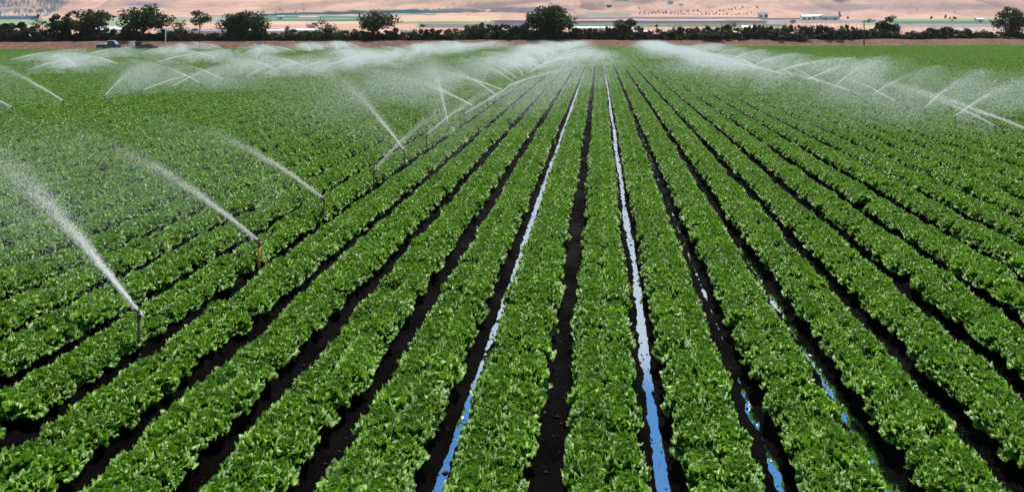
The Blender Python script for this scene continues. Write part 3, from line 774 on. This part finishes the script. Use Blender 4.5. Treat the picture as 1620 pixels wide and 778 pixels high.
# young orchard rows on the slope
r = np.random.default_rng(5); C = r.normal(0, .32, (8, 3))+np.array([0, 0, 1.2])
V, q = leaves(C*1.6, np.full(8, .8), 14, .5, r); ocm = mesh_np('crown', V, [q], [M['conifer']]); otm = MB().tube([(0, 0, -.3), (0, 0, 1.6)], [.2, .12], 5).me('trunk', M['bark'])
for k in range(64):
    px = 1012+188*(k//2)/31+random.uniform(-2.2, 2.2); row = 24.6+1.6*(k % 2)+random.uniform(-.25, .25); p = place(px, row)
    o = thing('orchard_tree', 'tiny dark orchard tree dotted on the tan slope above the dry scrub', 'tree', (p.x, p.y, p.z), random.uniform(0, 6), 'young orchard trees on the tan slope')
    s_ = random.uniform(.8, 1.6); o.scale = (s_, s_, s_*random.uniform(1, 1.7)); link('crown', ocm, o); link('trunk', otm, o)
for k in range(12):
    p = place(1011+32*k/11+random.uniform(-1, 1), 19.5-k*.08)
    o = thing('windbreak_tree', 'dark tree in the short windbreak above the orchard rows', 'tree', (p.x, p.y, p.z), random.uniform(0, 6), 'windbreak trees above the orchard')
    s_ = random.uniform(1.8, 2.8); o.scale = (s_*1.3, s_, s_); link('crown', ocm, o); link('trunk', otm, o)

# ------------------------------------------------------------------ vehicles and poles on the track
def wheel(parent, x, y, r_=.33, w_=.22):
    t = MB().tube([(0, -w_/2, 0), (0, w_/2, 0)], r_, 20).obj('wheel', M['rubber'], parent, bevel=.03); t.location = (x, y, r_)
    MB().tube([(0, -w_/2-.015, 0), (0, w_/2+.015, 0)], r_*.6, 14).obj('rim', M['rim'], t)
def pickup(loc, rz):
    t = thing('pickup_truck', 'dark blue pickup with pale cab roof parked on the track at the field edge', 'pickup', loc, rz); t.scale = (.95, .95, 1.08)
    MB().prism([(-2.4,.45),(-2.4,1.02),(-.35,1.05),(.95,1.08),(2.2,.98),(2.38,.8),(2.38,.45)], -.88, .88).obj('body', M['blue_paint'], t, bevel=.06)
    MB().prism([(-.4,1.0),(-.25,1.72),(.75,1.74),(1.35,1.04)], -.8, .8, .16, 1.05).obj('cab', M['blue_paint'], t, bevel=.05)
    MB().box((.22,0,1.77),(1.06,1.36,.07)).obj('cab_roof', M['white'], t, bevel=.03)
    for s in (-1, 1): MB().prism([(-.22,1.1),(-.12,1.62),(.66,1.64),(1.1,1.1)], s*.76, s*.79, 0).obj('side_window', M['glass'], t)
    MB().box((1.07,0,1.38),(.05,1.3,.66), Matrix.Rotation(R(-40),3,'Y')).obj('windscreen', M['silver_paint'], t)
    MB().box((-1.45,0,1.2),(1.3,1.5,.28)).obj('tool_box', M['white'], t, bevel=.03)
    for s in (-1, 1):
        MB().box((2.39,s*.66,.82),(.06,.3,.18)).obj('headlight', M['lamp'], t, bevel=.02)
        MB().box((-2.41,s*.72,.85),(.05,.2,.28)).obj('tail_light', M['redlamp'], t)
    MB().box((2.42,0,.52),(.14,1.7,.2)).obj('bumper', M['rim'], t, bevel=.03)
    for x in (-1.5, 1.5):
        for y in (-.78, .78): wheel(t, x, y, .38, .24)
def sedan(name, label, loc, rz, paint):
    t = thing(name, label, 'car', loc, rz); t.scale = (.85, .85, .9)
    MB().prism([(-2.2,.32),(-2.25,.75),(-2.05,.95),(-1.2,1.0),(.9,.96),(1.95,.82),(2.2,.62),(2.2,.32)], -.86, .86).obj('body', M[paint], t, bevel=.07)
    MB().prism([(-1.55,.97),(-.85,1.40),(.25,1.43),(1.15,.95)], -.76, .76, .35, 1.0).obj('cabin', M[paint], t, bevel=.05)
    for s in (-1, 1): MB().prism([(-1.3,1.02),(-.8,1.33),(.2,1.36),(.92,1.01)], s*.72, s*.735, 0).obj('side_window', M['glass'], t)
    MB().box((.72,0,1.2),(.04,1.2,.58), Matrix.Rotation(R(-62),3,'Y')).obj('windscreen', M['glass'], t)
    MB().box((-1.22,0,1.2),(.04,1.2,.5), Matrix.Rotation(R(58),3,'Y')).obj('rear_window', M['glass'], t)
    for s in (-1, 1):
        MB().box((2.12,s*.62,.72),(.14,.36,.14)).obj('headlight', M['lamp'], t, bevel=.02)
        MB().box((-2.22,s*.62,.78),(.06,.36,.14)).obj('tail_light', M['redlamp'], t)
    for x in (-1.35, 1.35):
        for y in (-.76, .76): wheel(t, x, y, .32, .2)
TZ = .03
SL = math.atan(ES)
p = on_edge(175, 2.2); pickup((p.x, p.y, TZ), SL-.05)
p = on_edge(233, .9); sedan('parked_car', 'black sedan parked beside the white pump trailer', (p.x, p.y, TZ), SL+math.pi+.05, 'black_paint')
p = on_edge(503, 3.4); sedan('parked_car', 'silver car on the track half veiled by sprinkler spray', (p.x, p.y, TZ), SL+.1, 'silver_paint')
def pump_trailer(loc, rz):
    t = thing('pump_trailer', 'white pump trailer with open frame and tall black engine box', 'trailer', loc, rz)
    MB().box((-.1,0,.5),(2.5,1.3,.22)).obj('chassis', M['white'], t, bevel=.03)
    f = MB()
    for x in (-.75, .15):
        for y in (-.5, .5): f.tube([(x,y,.6),(x,y,1.75)], .05, 6)
        f.tube([(x,-.5,1.75),(x,.5,1.75)], .05, 6)
    for y in (-.5, .5): f.tube([(-.75,y,1.75),(.15,y,1.75)], .05, 6)
    f.obj('frame', M['white'], t)
    MB().tube([(-.3,-.35,1.15),(-.3,.35,1.15)], .42, 18).obj('tank', M['white'], t, True, .04)
    MB().box((.85,0,1.12),(.9,1.1,1.1)).obj('engine_box', M['black_paint'], t, bevel=.04)
    MB().tube([(-1.35,0,.5),(-2.1,0,.42)], .06, 6).obj('drawbar', M['white'], t)
    for y in (-.72, .72): wheel(t, .1, y, .34, .2)
p = on_edge(212, 2.6); pump_trailer((p.x, p.y, TZ), SL)
def buggy(loc, rz):
    t = thing('farm_buggy', 'small dark farm buggy with flat roof on the track', 'buggy', loc, rz)
    MB().prism([(-1.1,.4),(-1.1,.85),(-.2,.9),(-.1,.6),(.55,.6),(.7,.95),(1.2,.8),(1.25,.4)], -.65, .65).obj('body', M['black_paint'], t, bevel=.04)
    f = MB()
    for x in (-.35, .75):
        for y in (-.58, .58): f.tube([(x,y,.8),(x*.9,y*.95,1.75)], .03, 6)
    f.obj('roof_posts', M['black_paint'], t)
    MB().box((.18,0,1.78),(1.4,1.3,.08)).obj('roof', M['black_paint'], t, bevel=.02)
    MB().box((-.15,0,1.05),(.2,1.1,.5)).obj('seat', M['wood'], t, bevel=.04)
    MB().box((-.75,0,1.0),(.6,1.0,.3)).obj('cargo_box', M['white'], t, bevel=.03)
    for s in (-1, 1): MB().box((1.24,s*.42,.7),(.06,.2,.14)).obj('headlight', M['lamp'], t)
    for x in (-.75, .8):
        for y in (-.6, .6): wheel(t, x, y, .29, .22)
p = on_edge(411, 2.8); buggy((p.x, p.y, TZ), SL-.4)
p = on_edge(262, 2.2); t = thing('white_pole', 'slim white pole with small lamp arm at the field edge', 'pole', (p.x, p.y, TZ), SL)
MB().tube([(0,0,-.1),(0,0,4.15)], [.10, .075], 10).obj('post', M['white'], t, True)
MB().tube([(-.35,0,4.12),(.35,0,4.16)], .05, 8).obj('cross_arm', M['white'], t)
MB().box((-.36,0,4.22),(.28,.2,.14)).obj('lamp_head', M['white'], t, bevel=.03)
MB().box((0,0,.02),(.4,.4,.1)).obj('base_plate', M['wall_grey'], t, bevel=.02)
p = on_edge(1367, 7.5); t = thing('utility_pole', 'dark wooden utility pole rising from the bank before pale scrub', 'pole', (p.x, p.y, .1), SL)
hh = (VY-33)/F*p.y+H
MB().tube([(0,0,-.5),(0,0,hh)], [.16,.11], 10).obj('post', M['wood'], t, True)
MB().box((0,0,hh-.35),(1.3,.1,.12)).obj('cross_arm', M['wood'], t)
for x in (-.55, 0, .55): MB().tube([(x,0,hh-.29),(x,0,hh-.12)], [.05,.03], 6).obj('insulator', M['wall_grey'], t)

# ------------------------------------------------------------------ sprinklers with their water
TET = np.array([(1.25,0,0),(-.62,1.08,0),(-.62,-1.08,0)], float)
TF = np.array([(0,1,2)])
HN = .56                                          # nozzle height
def spray_mesh(seed, n_jet, n_fall, n_mist, d_jet, d_mist, reach=7.5, el=24, rng_=17.0, tight=1.0, jl=.85):
    r = np.random.default_rng(seed); tn = math.tan(R(el))
    zt = lambda s: HN+s*tn-s*s*tn/rng_
    # jet: a stream that breaks up into a widening plume
    jr = reach*jl; s = jr*r.random(n_jet)**1.35
    kp = r.random(n_jet) < np.clip(1.1-(s/jr)**1.5, 0, 1); s = s[kp]; m = len(s)
    sg = (.004+.017*s**1.3)*tight
    gust = vnoise(s*1.3, 0*s, seed)*.012*s
    J = np.stack([s+r.normal(0, .05, m), gust+r.normal(0, 1, m)*sg, zt(s)-np.abs(r.normal(0, 1, m))*sg*.9+r.normal(0, 1, m)*sg*.6+.03*vnoise(s*1.7, 0*s+3, seed)*s*.3], 1)
    szj = np.stack([d_jet*r.uniform(.5, 1.2, m)*2.0, d_jet*r.uniform(.4, .9, m), d_jet*r.uniform(.4, .9, m)], 1)
    # curtain falling out of the jet
    s = reach*1.15*np.sqrt(r.random(n_fall)); f = r.exponential(.45, n_fall)*np.clip(s/reach, .1, 1)
    D = np.stack([s+f*.5+r.normal(0, .15, n_fall), r.normal(0, 1, n_fall)*(.05+.05*s), zt(np.minimum(s, rng_))-f], 1)
    # drifting mist near and beyond the end of the stream, part of it left over from earlier headings
    s = np.clip(r.normal(reach*.86, reach*.36, n_mist), .3, rng_); a = r.normal(0, 1, n_mist)*np.where(r.random(n_mist) < .30, .42, .13)
    hz = r.beta(2.0, 1.6, n_mist)
    Ms = np.stack([s*np.cos(a), s*np.sin(a), .22+np.abs(zt(s)-.22)*hz], 1) + r.normal(0, .18, (n_mist, 3))
    lump = vnoise(Ms[:, 0]*.9+seed, Ms[:, 2]*1.4+Ms[:, 1]*.6, seed+5)+.6*vnoise(Ms[:, 0]*2.3, Ms[:, 2]*3+Ms[:, 1]*1.7, seed+6)
    Ms = Ms[r.random(n_mist) < np.clip(.55+.6*lump, .1, 1)]
    Pm = np.concatenate([D, Ms]); k = Pm[:, 2] > .2; Pm = Pm[k]
    szm = (d_mist*np.exp(r.normal(0, .35, len(Pm))))[:, None]*np.ones(3)*.5
    Pt = np.concatenate([J, Pm]); S = np.concatenate([szj*.5, szm]); N = len(Pt)
    q = r.normal(0, 1, (N, 4)); q /= np.linalg.norm(q, axis=1, keepdims=True)      # random turn of each drop
    w_, x_, y_, z_ = q.T
    Rm = np.stack([1-2*(y_*y_+z_*z_), 2*(x_*y_-w_*z_), 2*(x_*z_+w_*y_), 2*(x_*y_+w_*z_), 1-2*(x_*x_+z_*z_), 2*(y_*z_-w_*x_),
                   2*(x_*z_-w_*y_), 2*(y_*z_+w_*x_), 1-2*(x_*x_+y_*y_)], 1).reshape(N, 3, 3)
    T = np.einsum('nij,kj->nki', Rm, TET)*S[:, None]
    pitch = np.zeros(N); pitch[:len(J)] = np.arctan(tn-2*J[:, 0]*tn/rng_)
    c, sn = np.cos(pitch)[:, None], np.sin(pitch)[:, None]
    T = np.stack([T[..., 0]*c-T[..., 2]*sn, T[..., 1], T[..., 0]*sn+T[..., 2]*c], -1)
    V = T+Pt[:, None]
    F_ = TF[None]+(np.arange(N)*3)[:, None, None]
    me = mesh_np('water_spray', V.reshape(-1, 3), [F_.reshape(-1, 3)], [M['stream'], M['drops']])
    me.polygons.foreach_set('material_index', (np.arange(N) >= len(J)).astype(np.int32)); return me
NEAR = [spray_mesh(500+i, 34000, 14000, 100000, .0062, .0046, 5.8) for i in range(4)]
LONG = [spray_mesh(520+i, 20000, 14000, 85000, .008, .0072, 8.0, 27, 20) for i in range(2)]
MIDS = [spray_mesh(540+i, 5200, 7000, 52000, .0125, .0108, 6.0, 22, 16, 1.0, .62) for i in range(4)]
FARS = [spray_mesh(560+i, 4000, 4500, 36000, .022, .020, 6.0, 19, 14, 1.0, .6) for i in range(4)]
def riser_mesh(): return MB().tube([(0,0,-.12),(0,0,HN-.09)], [.017,.017], 10).me('riser', M['pipe'], True)
RM = riser_mesh(); RO = MB().tube([(0,0,-.12),(0,0,HN-.09)], [.022,.022], 10).me('riser', M['orange'], True)
CM = MB().tube([(0,0,0),(0,0,.05)], .03, 10).me('coupling', M['pipe'], False, .006)
def head_mesh():
    m = MB()
    m.tube([(0,0,HN-.10),(0,0,HN-.03)], [.020,.024], 10)                 # bearing
    m.tube([(-.03,0,HN-.03),(.075,0,HN+.008)], [.020,.011], 10)          # nozzle body
    m.tube([(0,0,HN-.02),(0,0,HN+.055)], [.010,.008], 8)                 # spring post
    m.box((.01,.022,HN+.035),(.13,.010,.016)); m.box((.075,.012,HN+.022),(.02,.03,.03)); m.box((-.055,.022,HN+.035),(.03,.022,.028))
    return m.me('sprinkler_head', M['brass'])
HM = head_mesh()
def ordw(n):
    base = {1:'first',2:'second',3:'third',4:'fourth',5:'fifth',6:'sixth',7:'seventh',8:'eighth',9:'ninth',10:'tenth',11:'eleventh',12:'twelfth',13:'thirteenth',14:'fourteenth',15:'fifteenth',16:'sixteenth',17:'seventeenth',18:'eighteenth',19:'nineteenth'}
    if n in base: return base[n]
    tens = {20:'twenty',30:'thirty',40:'forty',50:'fifty'}
    if n % 10 == 0: return tens[n][:-1]+'ieth'
    return tens[n//10*10]+'-'+base[n % 10]
def sprinkler(x, Y, head, mesh, label, group, orange=False, detail=True, sc=1.0, stream=True):
    gz = .05
    t = thing('sprinkler', label, 'sprinkler', (x, Y, gz), 0, group)
    rz = math.atan2(head[1], head[0])
    link('riser', RO if orange else RM, t)
    h = link('sprinkler_head', HM, t); h.rotation_euler = (0, 0, rz)
    if detail: link('coupling', CM, t)
    if mesh is not None:
        wv = link('water_spray', mesh, t); wv.rotation_euler = (0, 0, rz); wv.scale = (sc, sc, 1)
    return t
def line(name, X, Y0, pitch, seed, fixed, where, prefer, skip=()):
    r = random.Random(seed); Y = Y0; i = 0
    while Y < edge(X)-2:
        px = VX+X/Y*F
        if -60 < px < 1700:
            i += 1
            if i in fixed: hd, mesh, extra = fixed[i]
            else:
                c, spread = prefer[r.randrange(len(prefer))]
                a = R(c+r.uniform(-spread, spread)); hd = (math.cos(a), math.sin(a))
                mesh = (MIDS if Y < 62 else FARS)[r.randrange(4)]; extra = {}
            nm = ordw(i)
            lab = extra.get('label') or f"riser sprinkler spraying water, {nm} from near end of the {where}"
            sprinkler(X+r.uniform(-.08, .08), Y, hd, mesh, lab, f"sprinklers of the {where}", extra.get('orange', False), Y < 45, extra.get('sc', r.uniform(.6, 1.12)))
        Y += pitch
fa = {1: ((-.78, .62), NEAR[0], {'sc': 1.3, 'label': 'nearest black riser sprinkler, its long jet rising toward the frame edge'}),
      2: ((-.95, .32), NEAR[1], {'sc': .7, 'orange': True, 'label': 'sprinkler on an orange riser pipe, jet of water to its left'}),
      3: ((-1, -.1), NEAR[2], {'sc': .5, 'label': 'black riser sprinkler behind the orange one, short thin jet'}),
      4: ((.78, .62), NEAR[3], {'sc': .42}), 5: ((-.63, .78), LONG[0], {'sc': 1.0}), 6: ((.9, .45), NEAR[2], {'sc': .5}),
      7: ((-.33, .94), LONG[1], {'sc': .8}), 8: ((.85, .52), MIDS[0], {'sc': .7}), 9: ((-.85, .5), MIDS[1], {'sc': 1.0}), 10: ((.8, .6), MIDS[2], {'sc': .7}), 11: ((-.7, .7), MIDS[3], {})}
line('a', -5.67, 9.9, 3.32, 21, fa, 'main line', [(145, 40), (110, 35), (40, 30), (165, 25)])
fb = {1: ((-.88, .47), LONG[0], {'sc': 1.15})}
line('b', 14.45, 25.6, 3.32, 22, fb, 'line across the right beds', [(150, 22), (140, 28), (25, 18), (150, 20)])
line('c', -26.3, 32.5, 3.32, 23, {2: ((-.96, .28), LONG[0], {'sc': 1.0})}, 'first line past the main line', [(45, 25), (110, 25), (165, 15), (20, 15)])
line('d', -48, 60, 6.6, 24, {}, 'second line past the main line', [(45, 25), (130, 25), (160, 15), (20, 20)])
line('e', -68, 92, 13, 25, {}, 'third line past the main line', [(45, 25), (130, 25), (160, 15), (20, 20)])

# ------------------------------------------------------------------ air
def haze():
    m = bpy.data.materials.new('haze'); m.use_nodes = True; t = m.node_tree; t.nodes.clear()
    o = t.nodes.new('ShaderNodeOutputMaterial'); v = t.nodes.new('ShaderNodeVolumePrincipled')
    v.inputs['Color'].default_value = (.86, .92, 1, 1); v.inputs['Density'].default_value = 6e-5; v.inputs['Anisotropy'].default_value = .2
    t.links.new(v.outputs[0], o.inputs['Volume'])
    o_ = MB().box((0, 2700, 215), (16000, 6400, 432)).obj('haze', m); tag(o_, kind='stuff')
HAZE = True
if HAZE: haze()
